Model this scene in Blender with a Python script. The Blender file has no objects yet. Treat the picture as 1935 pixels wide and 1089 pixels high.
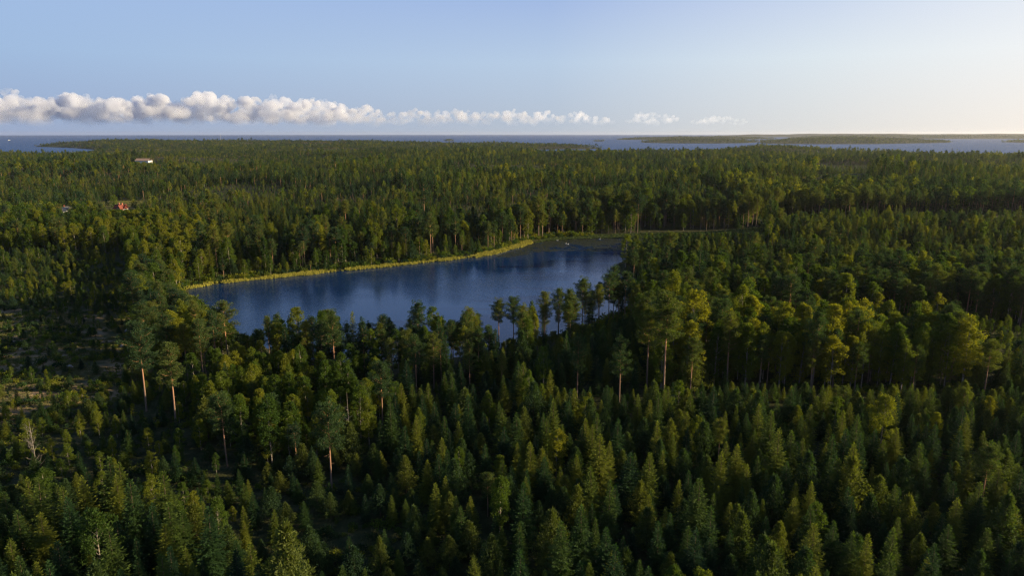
import bpy, math, random
import numpy as np
from mathutils import Vector, Matrix
R = math.radians
rng = np.random.default_rng(7)
random.seed(7)
scene = bpy.context.scene
COL = scene.collection

# ------------------------------------------------------------------ camera, sky, sun, exposure
CAMZ, PITCH, F = 75.0, R(12.8), 1290.0
SUN_AZ, SUN_EL = R(93), R(14.5)          # azimuth measured clockwise from +Y (view direction)
cam_d = bpy.data.cameras.new('camera'); cam = bpy.data.objects.new('camera', cam_d); COL.objects.link(cam)
cam.location = (0, 0, CAMZ); cam.rotation_euler = (math.pi/2 - PITCH, 0, 0)
cam_d.sensor_width = 36; cam_d.lens = 36*F/1935; cam_d.clip_start = 1; cam_d.clip_end = 200000
scene.camera = cam
w = bpy.data.worlds.new('World'); scene.world = w; w.use_nodes = True
nt = w.node_tree; bg = nt.nodes['Background']
sky = nt.nodes.new('ShaderNodeTexSky'); sky.sky_type = 'NISHITA'; sky.sun_disc = False
sky.sun_elevation = SUN_EL; sky.sun_rotation = SUN_AZ; sky.altitude = 100
sky.air_density = 1.0; sky.dust_density = 0.4; sky.ozone_density = 4.0
EXPO, SKYS = 1.30, 0.065
# the Nishita sky overhead; below about 30 degrees it passes into the pale marine air of a hazy evening, brighter towards the sun
def wn(ty, **kw):
    n = nt.nodes.new(ty)
    for k, v in kw.items(): setattr(n, k, v)
    return n
def wmath(op, a, b=None, c=None, clamp=False):
    n = wn('ShaderNodeMath', operation=op, use_clamp=clamp)
    for i, v in enumerate((a, b, c)):
        if v is None: continue
        if isinstance(v, (int, float)): n.inputs[i].default_value = v
        else: nt.links.new(v, n.inputs[i])
    return n.outputs[0]
wtc = wn('ShaderNodeTexCoord'); wdot = wn('ShaderNodeVectorMath', operation='DOT_PRODUCT'); nt.links.new(wtc.outputs['Generated'], wdot.inputs[0])
wdot.inputs[1].default_value = (math.sin(SUN_AZ), math.cos(SUN_AZ), 0)
wxyz = wn('ShaderNodeSeparateXYZ'); nt.links.new(wtc.outputs['Generated'], wxyz.inputs[0])
wel = wmath('ARCSINE', wxyz.outputs[2]); waz = wmath('MULTIPLY_ADD', wdot.outputs['Value'], .5, .5)
def wramp(fac, stops):
    r = wn('ShaderNodeValToRGB'); e = r.color_ramp.elements
    while len(e) < len(stops): e.new(.5)
    for i, (p, c) in enumerate(stops): e[i].position = p; e[i].color = (*c, 1)
    nt.links.new(fac, r.inputs[0]); return r.outputs[0]
def wmix(f, a, b, bt='MIX'):
    m = wn('ShaderNodeMix', data_type='RGBA', blend_type=bt)
    if isinstance(f, float): m.inputs[0].default_value = f
    else: nt.links.new(f, m.inputs[0])
    for i, v in ((6, a), (7, b)):
        if isinstance(v, tuple): m.inputs[i].default_value = (*v, 1)
        else: nt.links.new(v, m.inputs[i])
    return m.outputs[2]
w_hor = wramp(waz, [(0, (.28,.36,.55)), (.20, (.33,.41,.59)), (.50, (.47,.53,.62)), (.67, (.72,.72,.71)), (.80, (.96,.88,.79))])
w_mid = wramp(waz, [(0, (.30,.44,.68)), (.20, (.36,.51,.74)), (.50, (.48,.61,.78)), (.67, (.72,.80,.86)), (.80, (.92,.93,.93))])
w_top = wramp(waz, [(0, (.27,.42,.76)), (.20, (.35,.50,.79)), (.50, (.33,.46,.77)), (.67, (.52,.62,.85)), (.80, (.76,.82,.93))])
t1 = wmath('MULTIPLY', wel, 1/R(5.5), clamp=True); t2 = wmath('MULTIPLY_ADD', wel, 1/R(6), -R(5.5)/R(6), clamp=True); t3 = wmath('MULTIPLY_ADD', wel, 1/R(26), -R(11.5)/R(26), clamp=True)
w_low = wmix(t2, wmix(t1, w_hor, w_mid), w_top); k_ = 1/(SKYS*2**EXPO)
w_low = wmix(1.0, w_low, (k_, k_, k_), 'MULTIPLY')
nt.links.new(wmix(t3, w_low, sky.outputs[0]), bg.inputs[0]); bg.inputs[1].default_value = SKYS
sun_d = bpy.data.lights.new('sun', 'SUN'); sun = bpy.data.objects.new('sun', sun_d); COL.objects.link(sun)
sun_d.energy = 5.0; sun_d.angle = R(0.6); sun_d.color = (1.0, 0.77, 0.44)
sdir = Vector((math.sin(SUN_AZ)*math.cos(SUN_EL), math.cos(SUN_AZ)*math.cos(SUN_EL), math.sin(SUN_EL)))
sun.rotation_euler = sdir.to_track_quat('Z', 'Y').to_euler()
scene.view_settings.view_transform = 'Standard'; scene.view_settings.look = 'None'
scene.view_settings.exposure = EXPO; scene.view_settings.gamma = 1
cy = scene.cycles
cy.use_denoising = True; cy.denoising_prefilter = 'NONE'; cy.filter_width = 1.3
cy.sample_clamp_indirect = 3; cy.max_bounces = 8; cy.diffuse_bounces = 2; cy.glossy_bounces = 2; cy.transmission_bounces = 3; cy.volume_bounces = 6
cy.transparent_max_bounces = 8

# ------------------------------------------------------------------ geometry of the view (used to plan the map)
cp, sp = math.cos(PITCH), math.sin(PITCH)
def px2w(x, y, z=1.0):
    """ground point seen at a picture position of the 1935 px wide photograph"""
    a = (x - 967.5); b = (544.5 - y)
    d = np.array([a, F*cp + b*sp, -F*sp + b*cp]); t = (z - CAMZ)/d[2]
    return (d[0]*t, d[1]*t)
def w2px(X, Y, Z):
    dz = Z - CAMZ; dep = Y*cp - dz*sp; up = Y*sp + dz*cp
    return 967.5 + F*X/dep, 544.5 - F*up/dep
def pd(x, Y, z=0.0):                        # picture column + distance along the view
    return ((x - 967.5)/F*(Y*cp + (CAMZ - z)*sp), Y)
def poly_px(pts, z=1.0): return np.array([px2w(x, y, z) for x, y in pts])
def inside(P, poly):
    x, y = P[:, 0], P[:, 1]; r = np.zeros(len(P), bool); n = len(poly)
    for i in range(n):
        x1, y1 = poly[i]; x2, y2 = poly[(i+1) % n]
        if y1 == y2: continue
        c = ((y1 > y) != (y2 > y)) & (x < (x2-x1)*(y-y1)/(y2-y1) + x1)
        r ^= c
    return r
def dist_poly(P, poly, closed=True):
    d = np.full(len(P), 1e18); n = len(poly)
    for i in range(n if closed else n-1):
        a = poly[i]; b = poly[(i+1) % n]; ab = b-a
        t = np.clip(((P-a)@ab)/(ab@ab), 0, 1)
        q = P - a - t[:, None]*ab
        d = np.minimum(d, (q*q).sum(1))
    return np.sqrt(d)
def smooth_poly(p, it=2):
    for _ in range(it):
        q = np.roll(p, -1, 0); p = np.stack([p*.75+q*.25, p*.25+q*.75], 1).reshape(-1, 2)
    return p
def hash2(ix, iy, s=0):
    h = (ix.astype(np.int64)*374761393 + iy.astype(np.int64)*668265263 + s*1274126177) & 0x7fffffff
    h = ((h ^ (h >> 13))*1274126177) & 0x7fffffff
    return ((h ^ (h >> 16)) & 0xffffff)/float(0xffffff)
def vnoise(x, y, s=0):
    ix, iy = np.floor(x), np.floor(y); fx, fy = x-ix, y-iy
    fx = fx*fx*(3-2*fx); fy = fy*fy*(3-2*fy)
    a, b = hash2(ix, iy, s), hash2(ix+1, iy, s); c, d = hash2(ix, iy+1, s), hash2(ix+1, iy+1, s)
    return (a*(1-fx)+b*fx)*(1-fy) + (c*(1-fx)+d*fx)*fy
def fbm(x, y, s=0, o=4):
    v = 0; amp = .5; t = 0
    for i in range(o):
        v = v + amp*vnoise(x, y, s+i*17); t += amp; x = x*2.03+11.3; y = y*2.03+5.7; amp *= .5
    return v/t

LAKE_PX = [(345,548),(400,538),(500,527),(600,517),(700,507),(800,497),(880,488),(930,480),(975,468),(995,459),(1040,453),(1130,449),
           (1230,449),(1300,446),(1330,447),(1300,453),(1220,460),(1205,475),(1192,488),(1165,500),(1160,508),(1178,522),
           (1205,545),(1190,588),(1100,618),(1000,648),(900,672),(800,684),(700,688),(600,683),(530,668),(470,645),(430,610),(385,573)]
LAKE = smooth_poly(poly_px(LAKE_PX, 0.0), 2)
SEAZ = -3.0
LAND = [np.array([(-9000,-900),(-7000,2300),pd(-700,2350),pd(-200,2380),pd(60,2350),pd(150,2500),pd(200,3200),pd(130,3800),pd(64,4130),pd(120,4500),
                 pd(250,5000),pd(420,5300),pd(640,4900),pd(800,4600),pd(960,4300),pd(1080,3900),pd(1142,3620),pd(1100,3480),pd(1020,3420),
                 pd(990,2900),pd(1010,2450),pd(1100,2330),pd(1280,2380),pd(1390,2850),pd(1500,3050),pd(1575,2850),pd(1600,2380),pd(1935,2300),pd(2600,2200),
                 (7000,-900)], float)]
ISL = [  # picture column, distance; then crest height
 ([pd(1205,5900),pd(1260,5400),pd(1380,5350),pd(1440,5900),pd(1420,7200),pd(1300,7600),pd(1220,7000)], 20),
 ([pd(1436,5400),pd(1500,5050),pd(1640,5000),pd(1700,5300),pd(1790,5700),pd(1805,6500),pd(1700,8200),pd(1480,8200),pd(1430,6600)], 34),
 ([pd(1148,8600),pd(1230,8300),pd(1420,8600),pd(1480,10500),pd(1300,11000),pd(1200,10200)], 22),
 ([pd(1872,6300),pd(1950,5700),pd(2300,5600),pd(2500,8000),pd(2000,8300)], 30),
 ([pd(1116,6900),pd(1132,6600),pd(1146,6900),pd(1132,7300)], 2),
 ([pd(834,7000),pd(848,6800),pd(862,7000),pd(848,7300)], 2),
 ([pd(1250,14500),pd(1500,13500),pd(1800,14000),pd(2300,13000),pd(2500,19000),pd(1500,20000)], 66),
 ([pd(1480,9800),pd(1700,9600),pd(1850,9800),pd(2100,9500),pd(2100,12500),pd(1500,12800)], 40),
]
ISL = [(smooth_poly(np.array(p), 1), h) for p, h in ISL]
HILLS = [(*pd(1490,2450), 330, 250, 23), (*pd(300,1500), 350, 110, 15), (*pd(900,1300), 380, 90, 14), (*pd(1350,1150), 240, 80, 13), (*pd(1800,1500), 400, 110, 17), (*pd(700,1900), 500, 120, 13), (*pd(1300,1750), 350, 100, 12), (*pd(-20,1100), 220, 80, 8), (*pd(1660,800), 190, 60, 6), (*pd(620,1000), 200, 60, 6), (*pd(1230,2250), 260, 180, 5), (*pd(420,4300), 1400, 700, 14), (*pd(150,3950), 300, 300, 3), (*px2w(1750,372), 260, 130, 12),
         (*px2w(1650,470), 180, 60, 5), (*px2w(600,345), 500, 160, 7), (*px2w(-50,350), 300, 150, 6), (*px2w(150,640), 60, 40, 2.5)]
def height(P):
    X, Y = P[:, 0], P[:, 1]; r = np.hypot(X, Y)
    amp = np.interp(r, [0, 300, 900, 1500, 2300, 5000], [2.5, 3.5, 20, 15, 3, 14])
    h = 2.2 + amp*np.clip(fbm(X/420, Y/420, 3)-.32, 0, 1)*1.6 + .8*(fbm(X/22, Y/22, 5)-.5) + .35*(fbm(X/4, Y/4, 6, 2)-.5)*(r < 900)
    for hx, hy, a, b, hh in HILLS:
        h = h + hh*np.exp(-((X-hx)/a)**2-((Y-hy)/b)**2)
    m = r < 1200; dl = np.full(len(P), 1e3); ins = np.zeros(len(P), bool)
    dl[m] = dist_poly(P[m], LAKE); ins[m] = inside(P[m], LAKE)
    h = np.where(dl < 60, np.minimum(h, .25 + dl*.07), h)
    h = np.where(ins, -.15 - np.minimum(dl*.08, 3), h)
    land = inside(P, LAND[0]); dc = dist_poly(P, LAND[0])
    hs = np.where(land, np.minimum(h, SEAZ + .4 + dc*.15), SEAZ - 1 - np.minimum(dc*.02, 6))
    for p, hh in ISL:
        mm = (r > 4500)
        i2 = np.zeros(len(P), bool); i2[mm] = inside(P[mm], p)
        if i2.any():
            d = dist_poly(P[i2], p)
            q = SEAZ + .5 + np.minimum(d*.05, hh*(.45+.75*fbm(P[i2, 0]/900, P[i2, 1]/900, 9)))
            hs[i2] = np.maximum(hs[i2], q)
    return hs

# ------------------------------------------------------------------ tagging and mesh helpers
def tag(o, label=None, cat=None, group=None, kind=None):
    if label: o['label'] = label
    if cat: o['category'] = cat
    if group: o['group'] = group
    if kind: o['kind'] = kind
    return o
def mesh_from(name, V, Fc, mats=(), smooth=False, midx=None):
    """V (n,3), Fc (m,3|4)"""
    me = bpy.data.meshes.new(name); V = np.asarray(V, np.float32); Fc = np.asarray(Fc, np.int32)
    me.vertices.add(len(V)); me.vertices.foreach_set('co', V.ravel())
    k = Fc.shape[1]; me.loops.add(Fc.size); me.loops.foreach_set('vertex_index', Fc.ravel())
    me.polygons.add(len(Fc)); me.polygons.foreach_set('loop_start', np.arange(0, Fc.size, k, dtype=np.int32))
    me.polygons.foreach_set('loop_total', np.full(len(Fc), k, np.int32))
    for m in mats: me.materials.append(m)
    if midx is not None: me.polygons.foreach_set('material_index', np.asarray(midx, np.int32))
    me.polygons.foreach_set('use_smooth', np.full(len(Fc), smooth))
    me.update(calc_edges=True); me.validate()
    return me
def link(name, me, parent=None, loc=None):
    o = bpy.data.objects.new(name, me); COL.objects.link(o)
    if parent: o.parent = parent
    if loc is not None: o.location = loc
    return o
def unit(v): return v/np.maximum(np.linalg.norm(v, axis=-1, keepdims=True), 1e-9)
class MB:
    def __init__(s): s.V = []; s.F = []; s.n = 0
    def add(s, V, Fc):
        s.V.append(np.asarray(V, float)); s.F.append(np.asarray(Fc)+s.n); s.n += len(V)
    def diamonds(s, base, ax, L, W, side=None):
        """leaf shaped quads: base point, unit axis, length, width"""
        n = len(base); base = np.asarray(base); ax = unit(np.asarray(ax))
        if side is None: side = rng.normal(size=(n, 3))
        side = unit(np.cross(ax, side)); L = np.broadcast_to(L, n)[:, None]; W = np.broadcast_to(W, n)[:, None]
        m = base + ax*L*.45
        V = np.stack([base, m + side*W*.5, base + ax*L, m - side*W*.5], 1).reshape(-1, 3)
        s.add(V, np.arange(n*4).reshape(-1, 4))
    def tube(s, pts, rad, k=6):
        pts = np.asarray(pts, float); n = len(pts); rad = np.broadcast_to(rad, n)
        d = unit(np.gradient(pts, axis=0)); ref = np.array([1., .13, .07]) if abs(d[0][0]) < .8 else np.array([0., 1, .1])
        u = unit(np.cross(d, ref)); v = np.cross(d, u); a = np.arange(k)/k*2*math.pi
        V = (pts[:, None] + rad[:, None, None]*(u[:, None]*np.cos(a)[None, :, None] + v[:, None]*np.sin(a)[None, :, None])).reshape(-1, 3)
        i = np.arange(n-1)[:, None]*k; j = np.arange(k)[None]; j2 = (j+1) % k
        s.add(V, np.stack([i+j, i+j2, i+k+j2, i+k+j], -1).reshape(-1, 4))
    def box(s, x0, y0, z0, x1, y1, z1):
        V = [(x, y, z) for x in (x0, x1) for y in (y0, y1) for z in (z0, z1)]
        s.add(V, [(0,1,3,2),(4,6,7,5),(0,4,5,1),(2,3,7,6),(0,2,6,4),(1,5,7,3)])
    def get(s): return np.concatenate(s.V), np.concatenate(s.F)

# ------------------------------------------------------------------ materials
def new_mat(name):
    m = bpy.data.materials.new(name); m.use_nodes = True; t = m.node_tree; t.nodes.clear()
    out = t.nodes.new('ShaderNodeOutputMaterial'); return m, t, out
def N(t, ty, **kw):
    n = t.nodes.new(ty)
    for k, v in kw.items(): setattr(n, k, v)
    return n
def ramp(t, stops):
    n = t.nodes.new('ShaderNodeValToRGB'); e = n.color_ramp.elements
    while len(e) < len(stops): e.new(.5)
    for i, (p, c) in enumerate(stops): e[i].position = p; e[i].color = (*c, 1)
    return n
def noise(t, scale, detail=4, coord='Object'):
    tc = N(t, 'ShaderNodeTexCoord') if coord == 'Object' else N(t, 'ShaderNodeNewGeometry')
    n = N(t, 'ShaderNodeTexNoise'); n.inputs['Scale'].default_value = scale; n.inputs['Detail'].default_value = detail
    t.links.new(tc.outputs['Object' if coord == 'Object' else 'Position'], n.inputs['Vector']); return n
def leaf_mat(name, stops, trans, mix=.35, rough=.75):
    """foliage: colour varies from tree to tree, from stand to stand and a little from clump to clump"""
    m, t, out = new_mat(name); L = t.links.new
    oi = N(t, 'ShaderNodeObjectInfo'); rp = ramp(t, stops)
    st = noise(t, .006, 3, 'World')                          # stand-sized patches
    mr = N(t, 'ShaderNodeMath', operation='MULTIPLY_ADD'); L(st.outputs['Fac'], mr.inputs[0]); mr.inputs[1].default_value = 1.9; mr.inputs[2].default_value = -.88
    ad = N(t, 'ShaderNodeMath', operation='ADD', use_clamp=True); L(oi.outputs['Random'], ad.inputs[0]); L(mr.outputs[0], ad.inputs[1])
    L(ad.outputs[0], rp.inputs[0])
    cl = noise(t, 1.3, 2); hs = N(t, 'ShaderNodeHueSaturation')
    v = N(t, 'ShaderNodeMath', operation='MULTIPLY_ADD'); L(cl.outputs['Fac'], v.inputs[0]); v.inputs[1].default_value = 1.3; v.inputs[2].default_value = .35
    L(v.outputs[0], hs.inputs['Value']); L(rp.outputs[0], hs.inputs['Color'])
    p = N(t, 'ShaderNodeBsdfPrincipled'); p.inputs['Roughness'].default_value = rough; p.inputs['Specular IOR Level'].default_value = .06
    L(hs.outputs[0], p.inputs['Base Color'])
    tr = N(t, 'ShaderNodeBsdfTranslucent'); mx = N(t, 'ShaderNodeMix', data_type='RGBA', blend_type='MULTIPLY'); mx.inputs[0].default_value = 1
    L(hs.outputs[0], mx.inputs[6]); mx.inputs[7].default_value = (*trans, 1); L(mx.outputs[2], tr.inputs[0])
    ms = N(t, 'ShaderNodeMixShader'); ms.inputs[0].default_value = mix; L(p.outputs[0], ms.inputs[1]); L(tr.outputs[0], ms.inputs[2]); L(ms.outputs[0], out.inputs[0])
    return m
M = {}
M['spruce'] = leaf_mat('spruce_needles', [(0,(.012,.031,.018)),(.5,(.025,.054,.019)),(.80,(.060,.088,.017)),(1,(.100,.118,.018))], (1.6,1.8,.4), .34)
M['pine'] = leaf_mat('pine_needles', [(0,(.020,.042,.026)),(.5,(.036,.064,.027)),(1,(.090,.105,.024))], (1.6,1.7,.45), .34)
M['birch'] = leaf_mat('birch_leaves', [(0,(.030,.060,.015)),(.5,(.056,.092,.016)),(1,(.130,.142,.018))], (1.9,1.8,.45), .42)
def simple(name, col, rough=.8, col2=None, scale=3, bump=0):
    m, t, out = new_mat(name); L = t.links.new; p = N(t, 'ShaderNodeBsdfPrincipled'); p.inputs['Roughness'].default_value = rough; p.inputs['Specular IOR Level'].default_value = .15
    n = noise(t, scale, 5); rp = ramp(t, [(.35, col), (.65, col2 or tuple(c*.7 for c in col))]); L(n.outputs['Fac'], rp.inputs[0]); L(rp.outputs[0], p.inputs['Base Color'])
    if bump:
        b = N(t, 'ShaderNodeBump'); b.inputs['Strength'].default_value = bump; L(n.outputs['Fac'], b.inputs['Height']); L(b.outputs[0], p.inputs['Normal'])
    L(p.outputs[0], out.inputs[0]); return m
M['bark'] = simple('spruce_bark', (.07,.05,.035), .9, (.045,.035,.028), 2)
M['birch_bark'] = simple('birch_bark', (.30,.27,.23), .8, (.11,.10,.08), 3)
M['dead'] = simple('dead_wood', (.20,.18,.16), .9, (.13,.115,.105), 3)
M['rock'] = simple('granite', (.30,.25,.22), .9, (.16,.14,.13), 1.5, .5)
M['reed'] = simple('reed', (.30,.27,.045), .8, (.13,.16,.03), .12)
M['sedge'] = simple('sedge', (.065,.095,.025), .8, (.045,.07,.02), .3)
M['pad'] = simple('lily_pad', (.014,.028,.010), .6, (.036,.030,.012), .7)
M['grass'] = simple('grass_blades', (.13,.125,.042), .8, (.06,.075,.024), .2)
M['white'] = simple('white_paint', (.74,.72,.68), .6, (.66,.64,.61), 1)
M['roof'] = simple('red_roof_tiles', (.16,.045,.032), .7, (.12,.038,.028), 3)
M['brick'] = simple('chimney_brick', (.42,.16,.10), .8, (.3,.11,.08), 5)
M['glass'] = simple('window_glass', (.03,.04,.05), .1)
M['ochre'] = simple('ochre_boards', (.34,.23,.17), .8, (.27,.19,.15), 1)
M['grey_roof'] = simple('grey_roof', (.30,.28,.27), .7, (.24,.22,.21), 1)
M['metal'] = simple('pale_metal', (.6,.6,.6), .5)
# pine bark: dark grey at the foot, orange on the upper trunk
m, t, out = new_mat('pine_bark'); L = t.links.new
tc = N(t, 'ShaderNodeTexCoord'); sx = N(t, 'ShaderNodeSeparateXYZ'); L(tc.outputs['Object'], sx.inputs[0])
mp = N(t, 'ShaderNodeMapRange'); mp.inputs[1].default_value = 4; mp.inputs[2].default_value = 12; L(sx.outputs[2], mp.inputs[0])
rp = ramp(t, [(0, (.13,.09,.07)), (1, (.33,.165,.085))]); L(mp.outputs[0], rp.inputs[0])
p = N(t, 'ShaderNodeBsdfPrincipled'); p.inputs['Roughness'].default_value = .85; L(rp.outputs[0], p.inputs['Base Color'])
nb = noise(t, 6); bb = N(t, 'ShaderNodeBump'); bb.inputs['Strength'].default_value = .4; L(nb.outputs['Fac'], bb.inputs['Height']); L(bb.outputs[0], p.inputs['Normal'])
L(p.outputs[0], out.inputs[0]); M['pine_bark'] = m
# ground: moss, heather and litter with bare patches in the clearing
m, t, out = new_mat('forest_floor'); L = t.links.new
n1 = noise(t, .35, 6, 'World'); rp = ramp(t, [(.3, (.020,.026,.010)), (.55, (.042,.046,.018)), (.75, (.075,.066,.034))]); L(n1.outputs['Fac'], rp.inputs[0])
ge = N(t, 'ShaderNodeNewGeometry'); at = N(t, 'ShaderNodeAttribute', attribute_name='bare')
n2 = noise(t, .11, 6, 'World'); rb = ramp(t, [(.42, (.050,.055,.022)), (.55, (.19,.135,.075)), (.7, (.30,.21,.13))]); L(n2.outputs['Fac'], rb.inputs[0])
mx = N(t, 'ShaderNodeMix', data_type='RGBA'); L(at.outputs['Fac'], mx.inputs[0]); L(rp.outputs[0], mx.inputs[6]); L(rb.outputs[0], mx.inputs[7])
p = N(t, 'ShaderNodeBsdfPrincipled'); p.inputs['Roughness'].default_value = .95; p.inputs['Specular IOR Level'].default_value = .1; L(mx.outputs[2], p.inputs['Base Color'])
n3 = noise(t, 1.2, 5, 'World'); bb = N(t, 'ShaderNodeBump'); bb.inputs['Strength'].default_value = .8; bb.inputs['Distance'].default_value = .5; L(n3.outputs['Fac'], bb.inputs['Height']); L(bb.outputs[0], p.inputs['Normal'])
L(p.outputs[0], out.inputs[0]); M['floor'] = m
def water(name, base, rough, scale, strength, dist, calm=None, k=.7):
    """dark body colour under a Fresnel mirror; k allows for the wave faces that turn away at a grazing view"""
    m, t, out = new_mat(name); L = t.links.new
    d_ = N(t, 'ShaderNodeBsdfDiffuse'); d_.inputs[0].default_value = (*base, 1); g_ = N(t, 'ShaderNodeBsdfGlossy'); g_.inputs['Roughness'].default_value = rough; g_.inputs[0].default_value = (.9, .95, 1, 1)
    ge = N(t, 'ShaderNodeNewGeometry'); mpn = N(t, 'ShaderNodeMapping'); mpn.inputs['Scale'].default_value = (.45, 1, 1); mpn.inputs['Rotation'].default_value = (0, 0, R(20))
    L(ge.outputs['Position'], mpn.inputs[0]); n = N(t, 'ShaderNodeTexNoise'); n.inputs['Scale'].default_value = scale; n.inputs['Detail'].default_value = 4; n.inputs['Roughness'].default_value = .6
    L(mpn.outputs[0], n.inputs['Vector'])
    b = N(t, 'ShaderNodeBump'); b.inputs['Strength'].default_value = strength; b.inputs['Distance'].default_value = dist; L(n.outputs['Fac'], b.inputs['Height'])
    if calm:                                                   # wind lanes: ripple strength varies over the lake
        n2 = noise(t, .011, 3, 'World'); mr = N(t, 'ShaderNodeMapRange'); mr.inputs[1].default_value = .42; mr.inputs[2].default_value = .6
        mr.inputs[3].default_value = strength*calm; mr.inputs[4].default_value = strength; L(n2.outputs['Fac'], mr.inputs[0]); L(mr.outputs[0], b.inputs['Strength'])
    f_ = N(t, 'ShaderNodeFresnel'); f_.inputs['IOR'].default_value = 1.33; L(b.outputs[0], f_.inputs['Normal']); L(b.outputs[0], g_.inputs['Normal'])
    mu = N(t, 'ShaderNodeMath', operation='MULTIPLY'); L(f_.outputs[0], mu.inputs[0]); mu.inputs[1].default_value = k
    ms = N(t, 'ShaderNodeMixShader'); L(mu.outputs[0], ms.inputs[0]); L(d_.outputs[0], ms.inputs[1]); L(g_.outputs[0], ms.inputs[2]); L(ms.outputs[0], out.inputs[0]); return m
M['lake'] = water('lake_water', (.002,.018,.075), .06, 1.1, .9, .16, .26, .88)
M['sea'] = water('sea_water', (.008,.042,.150), .25, .05, .8, 1.6, None, .20)

# ------------------------------------------------------------------ ground sheet, lake, sea
rings = np.concatenate([np.linspace(15, 420, 190), np.geomspace(424, 2600, 190)[1:], np.geomspace(2630, 33000, 130)])
ang = np.concatenate([np.linspace(-math.pi, R(-62), 40)[:-1], np.linspace(R(-62), R(62), 560), np.linspace(R(62), math.pi, 40)[1:-1]])
RR, AA = np.meshgrid(rings, ang, indexing='ij'); P = np.stack([RR*np.sin(AA), RR*np.cos(AA)], -1).reshape(-1, 2)
H = height(P); V = np.column_stack([P, H])
nr, na = RR.shape; i = np.arange(nr-1)[:, None]*na; j = np.arange(na)[None]; j2 = (j+1) % na
Fc = np.stack([i+j, i+j2, i+na+j2, i+na+j], -1).reshape(-1, 4)[:, ::-1]
me = mesh_from('ground', V, Fc, [M['floor']], True)
CLEAR = poly_px([(-400,800),(-400,600),(90,600),(255,605),(262,680),(225,770),(120,795)])
CLEAR2 = poly_px([(560,1030),(640,1010),(740,1035),(745,1080),(600,1090)])
bare = np.clip(1-dist_poly(P, CLEAR)/12, 0, 1); bare[inside(P, CLEAR)] = 1
at_ = me.attributes.new('bare', 'FLOAT', 'POINT'); at_.data.foreach_set('value', bare.astype(np.float32))
g = tag(link('ground', me), 'dark mossy forest floor under the trees', kind='structure')
def flat_fan(name, poly, z, mat):
    from mathutils.geometry import tessellate_polygon
    tr = tessellate_polygon([[Vector((x, y, 0)) for x, y in poly]])
    V = np.column_stack([poly, np.full(len(poly), z)]); Fc = []
    for a, b, c in tr:
        A, B, Cc = V[a], V[b], V[c]
        Fc.append((a, b, c) if np.cross(B-A, Cc-A)[2] > 0 else (a, c, b))
    return link(name, mesh_from(name, V, Fc, [mat]))
cen = LAKE.mean(0); d = dist_poly(LAKE, LAKE)
big = LAKE + 0
nrm = np.roll(LAKE, -1, 0)-np.roll(LAKE, 1, 0); nrm = unit(np.column_stack([nrm[:, 1], -nrm[:, 0]]))
tst = inside(LAKE+nrm*.5, LAKE); nrm[tst] *= -1; big = LAKE + nrm*1.5      # the bank dips just under the water sheet
tag(flat_fan('lake', big, 0.0, M['lake']), 'dark blue forest lake with light ripples', kind='structure')
a = np.linspace(0, 2*math.pi, 129)[:-1]; rr = [1400, 4000, 12000, 32000]
V = np.concatenate([np.column_stack([r*np.sin(a), r*np.cos(a), np.full(128, SEAZ)]) for r in rr])
Fc = [(k*128+i, (k+1)*128+i, (k+1)*128+(i+1) % 128, k*128+(i+1) % 128) for k in range(3) for i in range(128)]
sea = link('sea', mesh_from('sea', V, np.array(Fc)[:, ::-1], [M['sea']])); tag(sea, 'open blue sea out to the horizon', kind='structure')

# ------------------------------------------------------------------ tree builders: each returns (trunk V,F), (crown V,F)
def rot_about_z(a): return np.column_stack([np.cos(a), np.sin(a), np.zeros_like(a)])
def spruce(H=12., Rb=2.1, q=1., sparse=0.):
    W, C = MB(), MB()
    nz = int(34*q**.5*H/12); lean = rng.normal(0, .15, 2)
    tp = [(0,0,-.5),(lean[0]*.3,lean[1]*.3,H*.4),(lean[0],lean[1],H*.96)]; W.tube(tp, [H*.013, H*.009, .02], 6)
    for k in range(nz):
        t = (k+.5)/nz; t = t**.95; z = H*(.06+.94*t)
        if t < .12 and rng.random() < .4: continue
        nb = max(3, int((9 if q > .5 else 6)*(1-t*.45)))
        a0 = rng.random()*6.28
        for b in range(nb):
            if rng.random() < sparse: continue
            a = a0 + b*2*math.pi/nb + rng.normal(0, .2); Lb = Rb*((1-t)**.92)*rng.uniform(.66, 1.18)+.10
            el = R(-22+62*t**1.4)+rng.normal(0, .08)
            d = np.array([math.cos(a)*math.cos(el), math.sin(a)*math.cos(el), math.sin(el)])
            c0 = np.array([lean[0]*t, lean[1]*t, z])
            st = .20/q**.5; s = np.arange(.15*Lb, Lb, st)
            if len(s) == 0: s = np.array([.3*Lb])
            pts = c0 + s[:, None]*d + np.column_stack([0*s, 0*s, -.10*np.sin(s/Lb*math.pi)*Lb])
            sd = np.array([-math.sin(a), math.cos(a), 0])
            for sg in (-1, 1):
                ax = d*.75 + sg*sd*.8 + np.array([0, 0, -.25]) + rng.normal(0, .18, (len(s), 3))
                Ls = (.20+.42*(1-s/Lb)*min(1, Lb/1.2)+.12)*rng.uniform(.8, 1.2, len(s))/q**.25
                C.diamonds(pts, ax, Ls, Ls*.36/q**.15, side=np.array([[0, 0, 1.]])*np.ones((len(s), 1))+rng.normal(0, .35, (len(s), 3)))
            C.diamonds(pts[-1:], d[None]+np.array([[0,0,.15]]), .42/q**.25, .17/q**.25)
    zz = np.linspace(H*.93, H*1.0, 4); C.diamonds(np.column_stack([np.full(4, lean[0]), np.full(4, lean[1]), zz]), np.array([[0,0,1.]])+rng.normal(0,.25,(4,3)), .5, .14)
    return W.get(), C.get()
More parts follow.
